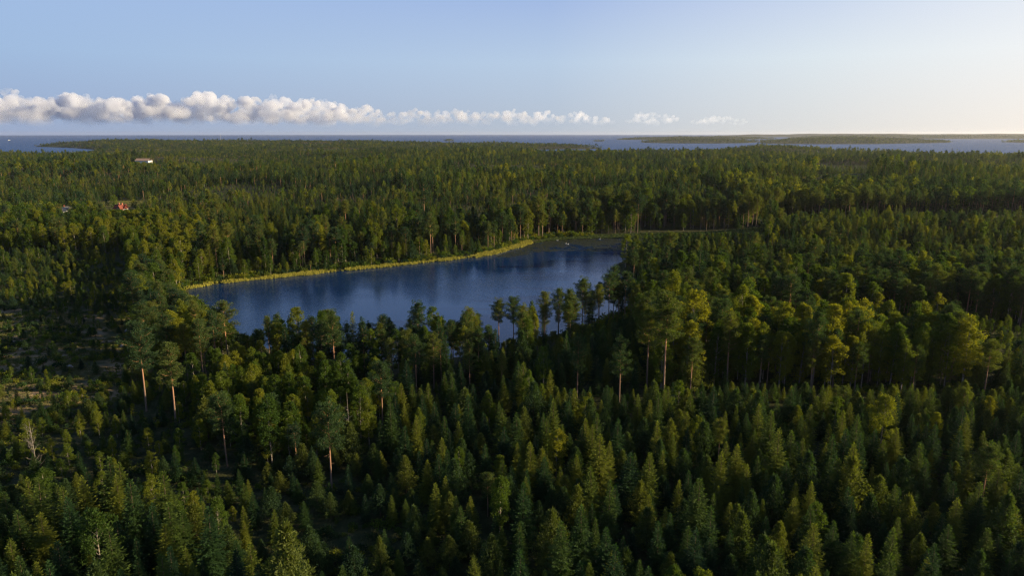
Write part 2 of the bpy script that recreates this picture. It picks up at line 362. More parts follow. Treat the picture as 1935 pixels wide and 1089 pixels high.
def tuft(C, c, r, n, ln, wd, up=.5, flat=.6):
    u = unit(rng.normal(size=(n, 3))); rad = r*rng.random(n)**.4
    p = c + u*rad[:, None]*np.array([1, 1, flat]); C.diamonds(p, u+np.array([0, 0, up])+rng.normal(0, .3, (n, 3)), ln*rng.uniform(.7, 1.3, n), wd*rng.uniform(.7, 1.3, n))
def pine(H=20., q=1., start=.55, Rm=2.9, nb=34):
    W, C = MB(), MB(); bend = rng.normal(0, .16, 2)
    f = lambda t: np.array([bend[0]*math.sin(t*2.4), bend[1]*math.sin(t*2.1+.4)-bend[1]*math.sin(.4), H*t])
    ts = np.linspace(-.03, .97, 9); W.tube([f(t) for t in ts], [H*.0115*(1-max(t, 0)*.8) for t in ts], 7)
    ln = .42/q**.5; wd = .17/q**.5; nt_ = max(6, int(40*q))
    for k in range(nb):
        u = (k+.5)/nb; t = start + (1-start)*u**.9; z0 = f(t*.985)
        prof = math.sin(math.pi*min(1, .22+.70*u))**.8 if u < .9 else .4
        Lb = Rm*prof*rng.uniform(.55, 1.2)+.2; a = k*2.399+rng.normal(0, .4); el = R(5+45*u)+rng.normal(0, .15)
        d = np.array([math.cos(a)*math.cos(el), math.sin(a)*math.cos(el), math.sin(el)])
        mid = z0 + d*Lb*.5 + np.array([0, 0, -.08*Lb]); end = z0 + d*Lb + np.array([0, 0, .1*Lb])
        if q > .3: W.tube([z0, mid, end], [.045, .03, .012], 4)
        for s in np.linspace(.3, 1, max(2, int(Lb*1.7))):
            c = z0*(1-s)+end*s + rng.normal(0, .22, 3)
            tuft(C, c, rng.uniform(.5, .9), nt_, ln, wd, .5, .6)
    for _ in range(3): tuft(C, f(1)+rng.normal(0, .3, 3)*[1, 1, .4], .55, nt_, ln, wd, .7)
    if q > .5:                                                # a few dead stubs under the crown
        for _ in range(5):
            t = rng.uniform(start*.55, start); a = rng.random()*6.28; z0 = f(t); W.tube([z0, z0+np.array([math.cos(a), math.sin(a), -.1])*rng.uniform(.5, 1.3)], [.035, .012], 4)
    return W.get(), C.get()
def young_pine(H=9., q=1., Rb=2.0):
    W, C = MB(), MB(); W.tube([(0,0,-.4),(0,0,H*.5),(rng.normal(0,.1),rng.normal(0,.1),H*.95)], [.11,.07,.02], 6)
    nw = int(15*q**.3); ln = .40/q**.5; wd = .15/q**.5
    for k in range(nw):
        t = (k+.6)/nw; z = H*(.08+.88*t); nb = 6 if t < .75 else 5; a0 = rng.random()*6.28
        for b in range(nb):
            a = a0+b*2*math.pi/nb+rng.normal(0, .2); Lb = Rb*(1-t)**1.0*rng.uniform(.65, 1.15)+.22; el = R(12+45*t)
            d = np.array([math.cos(a)*math.cos(el), math.sin(a)*math.cos(el), math.sin(el)]); z0 = np.array([0, 0, z])
            for s in np.linspace(.35, 1, max(2, int(Lb*2))):
                c = z0+d*Lb*s+np.array([0, 0, .22*Lb*s*s])
                tuft(C, c, .30, max(5, int(13*q)), ln, wd, .9, .8)
    tuft(C, np.array([0, 0, H*.97]), .25, max(5, int(14*q)), ln*1.5, wd, 2.2, 2.4)
    return W.get(), C.get()
def birch(H=15., q=1., Rm=2.2, start=.28, ncl=80):
    W, C = MB(), MB(); bend = rng.normal(0, .3, 2)
    f = lambda t: np.array([bend[0]*t*t, bend[1]*t*t, H*t]); W.tube([f(t) for t in np.linspace(-.03, .92, 7)], [H*.009*(1-max(t, 0)*.85) for t in np.linspace(-.03, .92, 7)], 6)
    ln = .34/q**.5; ncl = int(ncl*max(q, .25)**.35)
    lobes = rng.random(5)*6.28
    for k in range(ncl):
        u = rng.random()**.85; t = start+(1-start)*u; prof = (math.sin(math.pi*(.12+.82*u))**.75)
        a = rng.random()*6.28; lob = .8+.28*math.cos(3*(a-lobes[0]))+.18*math.cos(2*(a-lobes[1])+6*u)
        rr_ = Rm*prof*lob*rng.uniform(.35, 1.0)**.6; c = f(t)+np.array([math.cos(a)*rr_, math.sin(a)*rr_, rng.normal(0, .25)])
        if q > .3 and k % 3 == 0: W.tube([f(max(t-.10, .1)), f(t)*.35+c*.65], [.026, .01], 4)
        tuft(C, c, rng.uniform(.4, .8), max(7, int(42*q)), ln, ln*.75, -.1, .75)
    tuft(C, f(1.0), .4, max(5, int(24*q)), ln, ln*.75, .8, 1.3)
    return W.get(), C.get()
def make(kind, fn, wood, leaf, n, **kw):
    """n variants; returns list of (trunk mesh, crown mesh, joined mesh)"""
    res = []
    for i in range(n):
        k2 = {k: (v() if callable(v) else v) for k, v in kw.items()}
        (wv, wf), (cv, cf) = fn(**k2)
        tm = mesh_from(kind+'_trunk', wv, wf, [wood], True); cm = mesh_from(kind+'_crown', cv, cf, [leaf])
        jv = np.concatenate([wv, cv]); jf = np.concatenate([wf, cf+len(wv)])
        jm = mesh_from(kind+'_tree', jv, jf, [wood, leaf], False, np.r_[np.zeros(len(wf)), np.ones(len(cf))])
        res.append((tm, cm, jm))
    return res
U = rng.uniform
# class name -> (reference height, near variants, far variants)
TR = {
 'spruce': (12., make('spruce', spruce, M['bark'], M['spruce'], 7, q=1.6, Rb=lambda: U(1.8, 2.9), sparse=lambda: U(0, .2)), make('spruce', spruce, M['bark'], M['spruce'], 4, q=.13, Rb=lambda: U(2.3, 3.0))),
 'ypine': (9., make('pine', young_pine, M['bark'], M['pine'], 5, q=1.6, Rb=lambda: U(2.1, 2.9)), make('pine', young_pine, M['bark'], M['pine'], 3, q=.2, Rb=2.5)),
 'pine': (20., make('pine', pine, M['pine_bark'], M['pine'], 7, q=1.6, start=lambda: U(.38, .60), Rm=lambda: U(2.5, 3.6), nb=lambda: int(U(30, 46))), make('pine', pine, M['pine_bark'], M['pine'], 4, q=.12, start=lambda: U(.4, .55), nb=24, Rm=3.0)),
 'birch': (15., make('birch', birch, M['birch_bark'], M['birch'], 6, q=1.6, Rm=lambda: U(2.0, 3.0), start=lambda: U(.14, .34)), make('birch', birch, M['birch_bark'], M['birch'], 3, q=.15, Rm=2.6)),
}
KIND = {'spruce': 'spruce', 'ypine': 'pine', 'pine': 'pine', 'birch': 'birch'}

# ------------------------------------------------------------------ where the trees stand
# zone: polygon at ground level, (spruce, young pine, pine, birch) shares, height range, share of the planting spots used
Z = [
 ('clear2', CLEAR2, (0,1,0,0), (1,2), .0),
 ('clearing', poly_px([(-400,800),(-400,610),(90,605),(255,610),(262,680),(225,770),(120,795)]), (.25,.30,0,.45), (1.5,4.8), .50),
 ('young_left', poly_px([(-500,612),(-500,500),(180,490),(245,520),(258,608),(90,606)]), (.30,.25,0,.45), (3.5,7.0), .85),
 ('lakeside_left', poly_px([(250,560),(345,545),(385,575),(430,612),(470,648),(500,700),(380,740),(275,725),(255,620)]), (.10,.0,.60,.30), (13,19), .66),
 ('shore_row', poly_px([(470,645),(530,668),(600,683),(700,688),(800,684),(900,672),(1000,648),(1100,618),(1190,588),(1225,605),(1125,665),(1010,698),(900,724),(750,742),(600,733),(480,703)]), (.25,.0,.60,.15), (13.5,17.5), .95),
 ('birch_mid', poly_px([(370,750),(500,702),(620,712),(740,730),(760,800),(700,880),(600,905),(480,890),(385,850)]), (.10,.06,.06,.78), (8.5,12.5), .97),
 ('hollow', poly_px([(430,890),(600,905),(700,880),(800,960),(880,1150),(880,1600),(600,1600),(520,1150),(470,1000)]), (.45,.55,0,0), (4.6,8), .98),
 ('dark_left', poly_px([(-500,800),(120,795),(225,770),(275,725),(380,740),(370,760),(430,890),(470,1000),(420,1050),(260,980),(-500,1000)]), (.50,.15,0,.35), (3.2,7), .93),
 ('stand_bottom_left', poly_px([(-700,1800),(-700,1010),(0,1015),(260,1000),(420,1090),(520,1190),(610,1500),(620,1800)]), (.92,.06,0,.02), (10.5,15.5), .97),
 ('birch_belt', poly_px([(1285,748),(1290,690),(1500,684),(1700,690),(1815,705),(1840,750),(1700,768),(1560,762),(1420,752)]), (.08,0,.27,.65), (15.5,19.5), .98),
 ('pines_right', poly_px([(1215,735),(1195,600),(1230,560),(1400,560),(1540,600),(1530,684),(1290,690),(1285,748)]), (.22,.05,.36,.37), (10,19), .72),
 ('gap_right', poly_px([(1530,684),(1535,630),(1800,628),(2400,650),(2400,715),(1840,740),(1815,705),(1700,690)]), (.30,.30,0,.40), (3,7), .98),
 ('dark_right', poly_px([(1535,630),(1540,600),(1560,560),(2400,560),(2400,650),(1800,628)]), (.28,0,.40,.32), (15,19.5), .90),
 ('gap_far_right', poly_px([(1400,428),(1700,424),(2400,430),(2400,456),(1800,446),(1450,440)]), (.4,.3,0,.3), (2,6), .8),
 ('wall_far_right', poly_px([(1380,428),(1400,395),(2400,388),(2400,430),(1700,424)]), (.35,0,.55,.10), (15,19), .92),
 ('gap_left', poly_px([(-400,492),(235,492),(250,530),(120,540),(-400,545)]), (.35,.25,0,.4), (2.5,5), .8),
 ('gap_mid_left', poly_px([(540,402),(650,402),(660,412),(535,412)]), (.4,.3,0,.3), (2,5), .6),
 ('plantation', poly_px([(700,1600),(880,1500),(880,1150),(800,960),(700,880),(760,800),(740,722),(900,702),(1010,674),(1125,647),(1225,602),(1215,740),(1420,756),(1840,765),(2600,760),(2600,1800),(880,1800)]), (.72,.24,.01,.03), (8,12.5), .94),
 ('yellow_left', poly_px([(-600,500),(-600,430),(150,420),(420,470),(345,530),(250,556),(245,520),(180,490)]), (.20,.05,.15,.60), (11,16), .85),
]
def candidates():
    out = []
    bands = [(40, 330, 4.1), (330, 600, 4.9), (600, 1000, 5.3), (1000, 1700, 6.6), (1700, 3000, 8.8), (3000, 5400, 12.5), (5000, 13500, 25.)]
    for r0, r1, s in bands:
        ys = np.arange(0, r1+s, s); xs = np.arange(-r1, r1+s, s); X, Y = np.meshgrid(xs, ys)
        P = np.stack([X.ravel(), Y.ravel()], 1) + rng.uniform(-.42, .42, (X.size, 2))*s
        r = np.hypot(P[:, 0], P[:, 1]); lim = (P[:, 1]*cp+CAMZ*sp)*(975/F)
        ok = (r >= r0) & (r < r1) & (P[:, 0] > -lim-14) & (P[:, 0] < lim+np.where(P[:, 1] < 700, 75, 25)) & (P[:, 1] > 32)
        out.append(np.column_stack([P[ok], np.full(ok.sum(), s)]))
    return np.concatenate(out)
C0 = candidates(); P = C0[:, :2]; SP = C0[:, 2]; RAD = np.hypot(P[:, 0], P[:, 1]); n = len(P)
share = np.zeros((n, 4)); hmin = np.zeros(n); hmax = np.zeros(n); dens = np.zeros(n); zone = np.full(n, -1)
# forestry stands: irregular cells of even-aged trees
wx = P[:, 0] + 60*(fbm(P[:, 0]/120, P[:, 1]/120, 21)-.5); wy = P[:, 1] + 60*(fbm(P[:, 0]/120, P[:, 1]/120, 22)-.5)
cs = np.where(RAD < 900, 110., 230.); best = np.full(n, 1e18); cid = np.zeros(n)
bx, by = np.floor(wx/cs), np.floor(wy/cs)
for dx in (-1, 0, 1):
    for dy in (-1, 0, 1):
        cx, cy_ = bx+dx, by+dy; jx, jy = hash2(cx, cy_, 1), hash2(cx, cy_, 2)
        d = ((cx+jx)*cs-wx)**2+((cy_+jy)*cs-wy)**2; mm = d < best; best[mm] = d[mm]; cid[mm] = hash2(cx, cy_, 3)[mm]
c2 = (cid*7.13) % 1; c3 = (cid*13.7) % 1
mixes = np.array([(.80,.02,.12,.06),(.52,.0,.40,.08),(.62,.05,.23,.10),(.42,.03,.28,.27),(.32,.0,.62,.06),(.88,.08,.01,.03)])
share = mixes[(c2*6).astype(int) % 6]; hm = 7.5+9*c3; hm = np.where(c3 > .87, 4.5, hm); hmin = hm-3.2; hmax = hm+2.5; dens = .86+.1*c2
gap = fbm(P[:, 0]/16, P[:, 1]/16, 31, 2); dens = np.where(gap > .67, .15, dens)
near = RAD < 820
for k, (nm, poly, sh, (a_, b_), dn) in enumerate(Z):
    m = near & (zone < 0) & inside(P, poly)
    zone[m] = k; share[m] = sh; hmin[m] = a_; hmax[m] = b_; dens[m] = dn
# far bank: tall mixed wood right behind the reeds
dlake = np.full(n, 999.); m = RAD < 700; dlake[m] = dist_poly(P[m], LAKE); inl = np.zeros(n, bool); inl[m] = inside(P[m], LAKE)
m = (zone < 0) & (dlake < 45) & (P[:, 0] < 60) & (P[:, 1] > 250); share[m] = (.38,.0,.25,.37); hmin[m] = 11; hmax[m] = 18.5; dens[m] = .9
m = m & (dlake < 14); share[m] = (.15,.10,.12,.63); hmin[m] = 4; hmax[m] = 14; dens[m] = .95
m = (zone < 0) & (dlake < 55) & (P[:, 0] >= -20) & (P[:, 1] > 400); share[m] = (.25,.0,.5,.25); hmin[m] = 15; hmax[m] = 20; dens[m] = .9
m = (zone < 0) & (P[:, 0] > 60) & (RAD < 520) & (P[:, 1] < 500); share[m] = (.50,.22,.18,.10); hmin[m] = 9; hmax[m] = 14; dens[m] = .9
m = (zone < 0) & (P[:, 1] < 262) & (P[:, 0] < 60) & ~inl; share[m] = (.55,.20,0,.25); hmin[m] = 6; hmax[m] = 10; dens[m] = .97
# strips without trees: reed bank, house plots, grass bays
MEADOW = [poly_px(p) for p in ([(995,462),(1040,447),(1200,442),(1440,438),(1450,446),(1300,452),(1100,455)], [(1140,500),(1175,492),(1190,530),(1160,512)],
          [(190,408),(330,404),(330,388),(190,390)], [(105,408),(150,408),(150,398),(105,398)], [(1500,402),(1700,398),(1700,394),(1500,396)],
          [(245,314),(330,314),(330,302),(245,302)], [(1500,330),(1630,330),(1620,335),(1500,335)])]
ok = (rng.random(n) < dens) & ~inl
fb = (P[:, 1] > 250) & (P[:, 0] < 40)
ok &= dlake > np.where(fb, 4.2, 2.0)
for mpoly in MEADOW: ok &= ~inside(P, mpoly)
hz = height(P)
ok &= hz > np.where(RAD > 1300, SEAZ+.6, 0.1)
sel = np.nonzero(ok)[0]
P, SP, RAD, zone, hz = P[sel], SP[sel], RAD[sel], zone[sel], hz[sel]; share = share[sel]; hmin, hmax = hmin[sel], hmax[sel]; n = len(P)
cum = np.cumsum(share, 1)/share.sum(1, keepdims=True); u = rng.random(n)
cls = (u[:, None] > cum).sum(1).clip(0, 3)
hh = hmin + (hmax-hmin)*rng.random(n)**.9; hh *= rng.normal(1, .11, n).clip(.65, 1.35)
cone = cls < 2
hh = np.where(cone, hh*np.where(zone < 0, .86, .90), hh)
hh = np.where((cls == 1) & (hh > 11), hh*.82, hh)
hh = np.where((cls == 2) & (zone < 0), hh*1.08, hh)
wide = rng.uniform(.85, 1.18, n)*np.where(RAD > 1000, 1.15, 1)*np.where(RAD > 3000, 1.3, 1)*np.where(RAD > 5400, 1.5, 1)
wide = np.where(cone, wide*1.18, wide*1.05); wide = np.where(zone == 4, wide*.8, wide); wide = np.where(cone & (hh < 7), wide*1.15, wide)
idx_dark = np.array([z[0] == 'plantation' for z in Z]).nonzero()[0][0]; vary = rng.normal(1, .17, n).clip(.55, 1.4); hh = np.where((zone == idx_dark) | (zone < 0), hh*vary, hh)
CN = ['spruce', 'ypine', 'pine', 'birch']
T = dict(x=P[:, 0], y=P[:, 1], z=hz-.1, c=cls, h=hh, w=wide, r=rng.uniform(0, 6.28, n), zone=zone, label=[None]*n)
# the single trees that stand out in the photograph: picture column, top, foot, class, label
HERO = [
 (277,618,778,'pine','tall lone pine with a dense rounded crown at the right edge of the clearing'),
 (333,652,812,'pine','broad lone pine just right of the clearing-edge pine, its grey trunk in shade'),
 (386,608,722,'pine','ragged narrow pine between the two lone pines and the lake'),
 (430,750,884,'pine','pine with a glowing orange trunk above the bottom left spruce stand'),
 (627,768,932,'pine','big pine with a long bare orange trunk left of the dark hollow'),
 (723,690,812,'pine','slim pine with an orange trunk at the right end of the leafy grove'),
 (787,640,742,'pine','small-crowned pine in front of the shore row, its trunk lit orange'),
 (820,634,735,'pine','slight pine just right of the orange-lit pine before the shore row'),
 (888,650,740,'pine','lone slim pine standing above the young spruces under the lake centre'),
 (1090,640,752,'pine','slender lone pine with small crown above the middle of the plantation'),
 (1170,640,764,'pine','dark spreading pine with low side limbs left of the birch belt'),
 (1222,588,742,'pine','tall pine left of the tallest pair at the end of the birch belt'),
 (1253,562,755,'pine','tallest pine at the left end of the birch belt'),
 (1303,642,752,'pine','thin pine with a small crown at the left tip of the birch belt'),
 (1332,560,668,'pine','layered pine below the tall pointed spruce right of the lake'),
 (1228,514,572,'pine','small pine by the right shore with a bare lower trunk'),
 (1470,528,620,'pine','left pine of the tall clump behind the birch belt'),
 (1488,524,625,'pine','middle pine of the tall clump behind the birch belt'),
 (1500,530,612,'pine','right pine of the tall clump behind the birch belt'),
 (1858,648,752,'pine','lone pine beyond the right end of the birch belt'),
 (1055,548,640,'pine','crooked pine against the lake, left of the tallest shore pines'),
 (1100,530,628,'pine','layered flat-topped pine standing against the bright water'),
 (1150,522,618,'pine','pine with orange trunk against the bright water near the right shore'),
 (1130,540,625,'pine','dark thin pine leaning over the bright water'),
 (1180,518,610,'pine','rightmost pine of the shore row against the water'),
 (943,570,660,'pine','pine rising above the shore row below the lake centre'),
 (970,565,655,'pine','twin-crowned pine right of the highest mid-shore pine'),
 (1028,553,650,'pine','pale-topped pine where the shore row starts to climb right'),
 (432,575,690,'pine','leaning pine against the dark water at the left end of the lake'),
 (1315,462,580,'spruce','very tall pointed spruce right of the lake'),
 (670,590,692,'spruce','dark full spruce standing in the shore row of pines'),
 (555,992,1200,'ypine','bushy light green pine at the bottom, right of the spruce stand'),
 (515,748,885,'birch','tall pale birch with a grey stem right of the orange-trunked pine'),
 (1545,530,604,'birch','thin birch with a white stem in front of the dark right wood'),
 (1765,555,622,'birch','small birch with white stem at the edge of the dark right wood'),
 (1655,555,620,'birch','slim birch in front of the dark wood, middle of the right side'),
 (925,748,815,'birch','yellow-green young birch in the middle of the plantation'),
 (1105,752,820,'birch','bright yellow birch among the spruces below the spreading pine'),
]
keep = np.ones(n, bool); hero = []
for (hx, ty, by_, c, lab) in HERO:
    X, Y = px2w(hx, by_, 2.0)
    for _ in range(3):
        zz = float(height(np.array([[X, Y]]))[0]); X, Y = px2w(hx, by_, zz)
    ang_ = PITCH + math.atan((ty-544.5)/F); Ht = CAMZ - Y*math.tan(ang_) - zz
    d = np.hypot(T['x']-X, T['y']-Y); keep &= d > (2.6 if c != 'birch' else 2.2)
    # keep the view of a lone trunk open: thin the tall trees just in front of it
    pxx, _ = w2px(T['x'], T['y'], T['z']); fr = (T['y'] < Y) & (T['y'] > Y-34) & (abs(pxx-hx) < (15 if c == 'pine' else 8))
    al = CAMZ - T['y']*math.tan(PITCH+math.atan((ty+(by_-ty)*(.86 if c == 'pine' else .6)-544.5)/F)) - T['z']
    T['h'] = np.where(fr, np.minimum(T['h'], np.maximum(al, 1.4)), T['h'])
    hero.append((X, Y, zz-.1, CN.index(c), Ht, 1.05 if c == 'pine' else 1.0, random.uniform(0, 6.28), -2, lab))
for k in ('x','y','z','c','h','w','r','zone'):
    idx = ['x','y','z','c','h','w','r','zone'].index(k); T[k] = np.r_[T[k][keep], [q[idx] for q in hero]]
n = len(T['x']); lab = [None]*(n-len(hero)) + [q[8] for q in hero]
topx, topy = w2px(T['x'], T['y'], T['z']+T['h']*.85); rad = np.hypot(T['x'], T['y'])
for x0, x1, cap, foot in ((1050, 1850, 733, 752),):
    pxx, _ = w2px(T['x'], T['y'], T['z']); Yf = px2w(1400, foot, 2)[1]; m = (pxx > x0) & (pxx < x1) & (T['y'] < Yf-1) & (T['y'] > Yf-75); m[n-len(hero):] = False
    al = CAMZ - T['y']*math.tan(PITCH+math.atan((cap-544.5)/F)) - T['z'] + rng.uniform(-.8, 1.6, n)
    T['h'] = np.where(m, np.minimum(T['h'], np.maximum(al, rng.uniform(1.6, 3, n))), T['h'])
pxx, pyy = w2px(T['x'], T['y'], T['z']); m = (pxx > 335) & (pxx < 500) & (T['y'] < 300) & (T['y'] > 180); m[n-len(hero):] = False
cap_ = np.interp(pxx, [335,360,385,430,470,500], [548,560,578,606,640,622]); al = CAMZ - T['y']*np.tan(PITCH+np.arctan((cap_-544.5)/F)) - T['z'] + rng.uniform(-1.5, .8, n)
T['h'] = np.where(m, np.minimum(T['h'], np.maximum(al, 2.5)), T['h'])
HOUSES = [(1325, 443, 440.5, 115, 60), (1122, 357, 352, 26, 60), (1590, 334, 330, 50, 60), (590, 322, 318, 40, 60), (230, 404, 397, 30, 60), (127, 407, 402, 9, 30), (272, 309, 306.5, 24, 60), (301, 304, 301, 10, 60)]   # column, foot, line the trees in front stay under, half width, cleared yard
for hx, by_, cap, hw_, yard in HOUSES:
    X, Y = px2w(hx, by_, 5)
    for _ in range(4):
        zz = float(height(np.array([[X, Y]]))[0]); X, Y = px2w(hx, by_, zz)
    pxx, pyy = w2px(T['x'], T['y'], T['z']); m = (abs(pxx-hx) < hw_) & (T['y'] < Y+12); al = CAMZ - T['y']*np.tan(PITCH+math.atan((cap-544.5)/F)) - T['z']
    T['h'] = np.where(m, np.minimum(T['h'], np.maximum(al, .5)), T['h'])
    HK = ~(m & (al < 2.5)) & ~((abs(T['x']-X) < hw_*Y/F) & (abs(T['y']-Y) < 14))
    for k in T:
        if k != 'label': T[k] = T[k][HK]
    n = len(T['x'])
lab = [None]*(n-len(hero)) + [q[8] for q in hero]; topx, topy = w2px(T['x'], T['y'], T['z']+T['h']*.85); rad = np.hypot(T['x'], T['y'])
print('trees', n, 'heroes', len(hero), [round(q[4], 1) for q in hero])

# ------------------------------------------------------------------ the 300 of each kind that show largest become objects of their own
ordn = ['first','second','third','fourth','fifth','sixth','seventh','eighth','ninth','tenth','eleventh','twelfth','thirteenth','fourteenth','fifteenth','sixteenth','seventeenth','eighteenth','nineteenth','twentieth']
def region(x, y):
    if y > 840:
        if x < 560: return 'the bottom left spruce stand'
        if x < 830: return 'the dark hollow at bottom'
        return 'the plantation at lower centre' if x < 1250 else ('the plantation at lower right' if x < 1600 else 'the bottom right corner')
    if y > 690:
        if x < 380: return 'the scrub below the clearing'
        if x < 760: return 'the leafy grove left of centre'
        if x < 1200: return 'the slope under the lake'
        return 'the edge before the birch belt' if x < 1560 else 'the edge right of the birch belt'
    if y > 575:
        if x < 260: return 'the open clearing'
        if x < 470: return 'the wood left of the lake'
        if x < 1200: return 'the near shore of the lake'
        return 'the birch belt\'s left half' if x < 1560 else 'the birch belt\'s right half'
    if x < 480: return 'the wood beyond the clearing' if y > 480 else 'the sunlit wood at far left'
    if x < 1180: return 'the far shore of the lake'
    return 'the wood right of the lake' if x < 1500 else 'the dark wood at far right'
inview = (topx > 4) & (topx < 1931) & (topy < 1080) & (topy > 200)
score = np.where(inview, T['h']*T['w']*np.where(T['c'] == 3, 1, 1)/rad, 0)
score[n-len(hero):] = 10
indiv = np.zeros(n, bool)
for kd, cl in (('spruce', (0,)), ('pine', (1, 2)), ('birch', (3,))):
    m = np.isin(T['c'], cl); ids = np.nonzero(m & inview)[0]; ids = ids[np.argsort(-score[ids])][:300]; indiv[ids] = True
groups = {'spruce': 'spruces of the forest', 'pine': 'pines of the forest', 'birch': 'broadleaved trees of the forest'}
buckets = {}
for i_ in np.nonzero(indiv)[0]:
    if lab[i_]: continue
    buckets.setdefault((KIND[CN[int(T['c'][i_])]], region(topx[i_], topy[i_])), []).append(i_)
for (kd, rg), ids in buckets.items():
    ids.sort(key=lambda q: -topy[q]); nrow = max(1, math.ceil(len(ids)/14)); per = math.ceil(len(ids)/nrow)
    for rw in range(nrow):
        row = sorted(ids[rw*per:(rw+1)*per], key=lambda q: topx[q])
        for k, q in enumerate(row):
            c = CN[int(T['c'][q])]; h_ = T['h'][q]
            ad = {'spruce': 'pointed green' if h_ < 11 else 'tall pointed', 'ypine': 'bushy young', 'pine': 'tall bare-trunked', 'birch': 'leafy' if h_ < 12 else 'tall leafy'}[c]
            r_ = 'frontmost' if rw == 0 else ordn[rw]
            lab[q] = f"{ad} {kd}, {ordn[k]} from left, {r_} row of {rg}" if nrow > 1 else f"{ad} {kd}, {ordn[k]} from left in {rg}"
heroset = set(range(n-len(hero), n))
for q in np.nonzero(indiv)[0]:
    q = int(q); c = CN[int(T['c'][q])]; H0, nearv, farv = TR[c]; kd = KIND[c]
    tm, cm, _ = nearv[random.randrange(len(nearv))]
    e = bpy.data.objects.new(kd+'_tree', None); COL.objects.link(e); e.empty_display_size = .5
    s = T['h'][q]/H0; ws = s*T['w'][q]
    if q in heroset and c == 'pine' and s < 1: ws = max(ws, .78)
    e.location = (T['x'][q], T['y'][q], T['z'][q]); e.rotation_euler = (0, 0, T['r'][q]); e.scale = (ws, ws, s)
    tag(e, lab[q], kd+' tree', groups[kd])
    link('trunk', tm, e); link('crown', cm, e)

# ------------------------------------------------------------------ the rest of the forest: one object per kind, instanced on points
def scatter(name, pts, rot, scl, idx, variants, label):
    """variants: joined meshes; the source objects live in a collection outside the scene"""
    src = bpy.data.collections.new(name+'_sources')
    for i_, vm in enumerate(variants):
        o = bpy.data.objects.new('%s_source_%02d' % (name, i_), vm); src.objects.link(o)
    me = bpy.data.meshes.new(name); me.vertices.add(len(pts)); me.vertices.foreach_set('co', np.asarray(pts, np.float32).ravel())
    a = me.attributes.new('rotz', 'FLOAT', 'POINT'); a.data.foreach_set('value', np.asarray(rot, np.float32))
    a = me.attributes.new('scl', 'FLOAT_VECTOR', 'POINT'); a.data.foreach_set('vector', np.asarray(scl, np.float32).ravel())
    a = me.attributes.new('idx', 'INT', 'POINT'); a.data.foreach_set('value', np.asarray(idx, np.int32))
    o = link(name, me); ng = bpy.data.node_groups.new(name+'_scatter', 'GeometryNodeTree')
    ng.interface.new_socket('Geometry', in_out='INPUT', socket_type='NodeSocketGeometry'); ng.interface.new_socket('Geometry', in_out='OUTPUT', socket_type='NodeSocketGeometry')
    gi, go = ng.nodes.new('NodeGroupInput'), ng.nodes.new('NodeGroupOutput'); L = ng.links.new
    ci = ng.nodes.new('GeometryNodeCollectionInfo'); ci.inputs['Collection'].default_value = src; ci.inputs['Separate Children'].default_value = True; ci.inputs['Reset Children'].default_value = True
    ip = ng.nodes.new('GeometryNodeInstanceOnPoints'); ip.inputs['Pick Instance'].default_value = True
    def attr(nm, ty):
        a = ng.nodes.new('GeometryNodeInputNamedAttribute'); a.data_type = ty; a.inputs['Name'].default_value = nm
        return [s for s in a.outputs if s.enabled and s.name == 'Attribute'][0]
    cx = ng.nodes.new('ShaderNodeCombineXYZ'); L(attr('rotz', 'FLOAT'), cx.inputs['Z'])
    L(gi.outputs[0], ip.inputs['Points']); L(ci.outputs[0], ip.inputs['Instance']); L(attr('idx', 'INT'), ip.inputs['Instance Index'])
    L(cx.outputs[0], ip.inputs['Rotation']); L(attr('scl', 'FLOAT_VECTOR'), ip.inputs['Scale']); L(ip.outputs[0], go.inputs[0])
    md = o.modifiers.new('scatter', 'NODES'); md.node_group = ng
    return tag(o, label, kind='stuff')
for kd, cl, lb in (('spruce', ('spruce',), 'spruce forest covering the land to the coast'), ('pine', ('ypine', 'pine'), 'pine forest covering the land to the coast'), ('birch', ('birch',), 'birches and other broadleaved trees mixed through the forest')):
    var = []; off = {}
    for c in cl:
        off[c] = len(var); var += [v[2] for v in TR[c][1]] + [v[2] for v in TR[c][2]]
    ids = []; ix = []; sc = []
    for c in cl:
        m = np.nonzero((T['c'] == CN.index(c)) & ~indiv)[0]; H0, nv, fv = TR[c]
        k = np.where(rad[m] < 650, rng.integers(0, len(nv), len(m)), len(nv)+rng.integers(0, len(fv), len(m)))
        ids.append(m); ix.append(off[c]+k); s = T['h'][m]/H0; sc.append(np.column_stack([s*T['w'][m], s*T['w'][m], s]))
    ids = np.concatenate(ids); ix = np.concatenate(ix); sc = np.concatenate(sc)
    scatter(kd+'_forest', np.column_stack([T['x'][ids], T['y'][ids], T['z'][ids]]), T['r'][ids], sc, ix, var, lb)

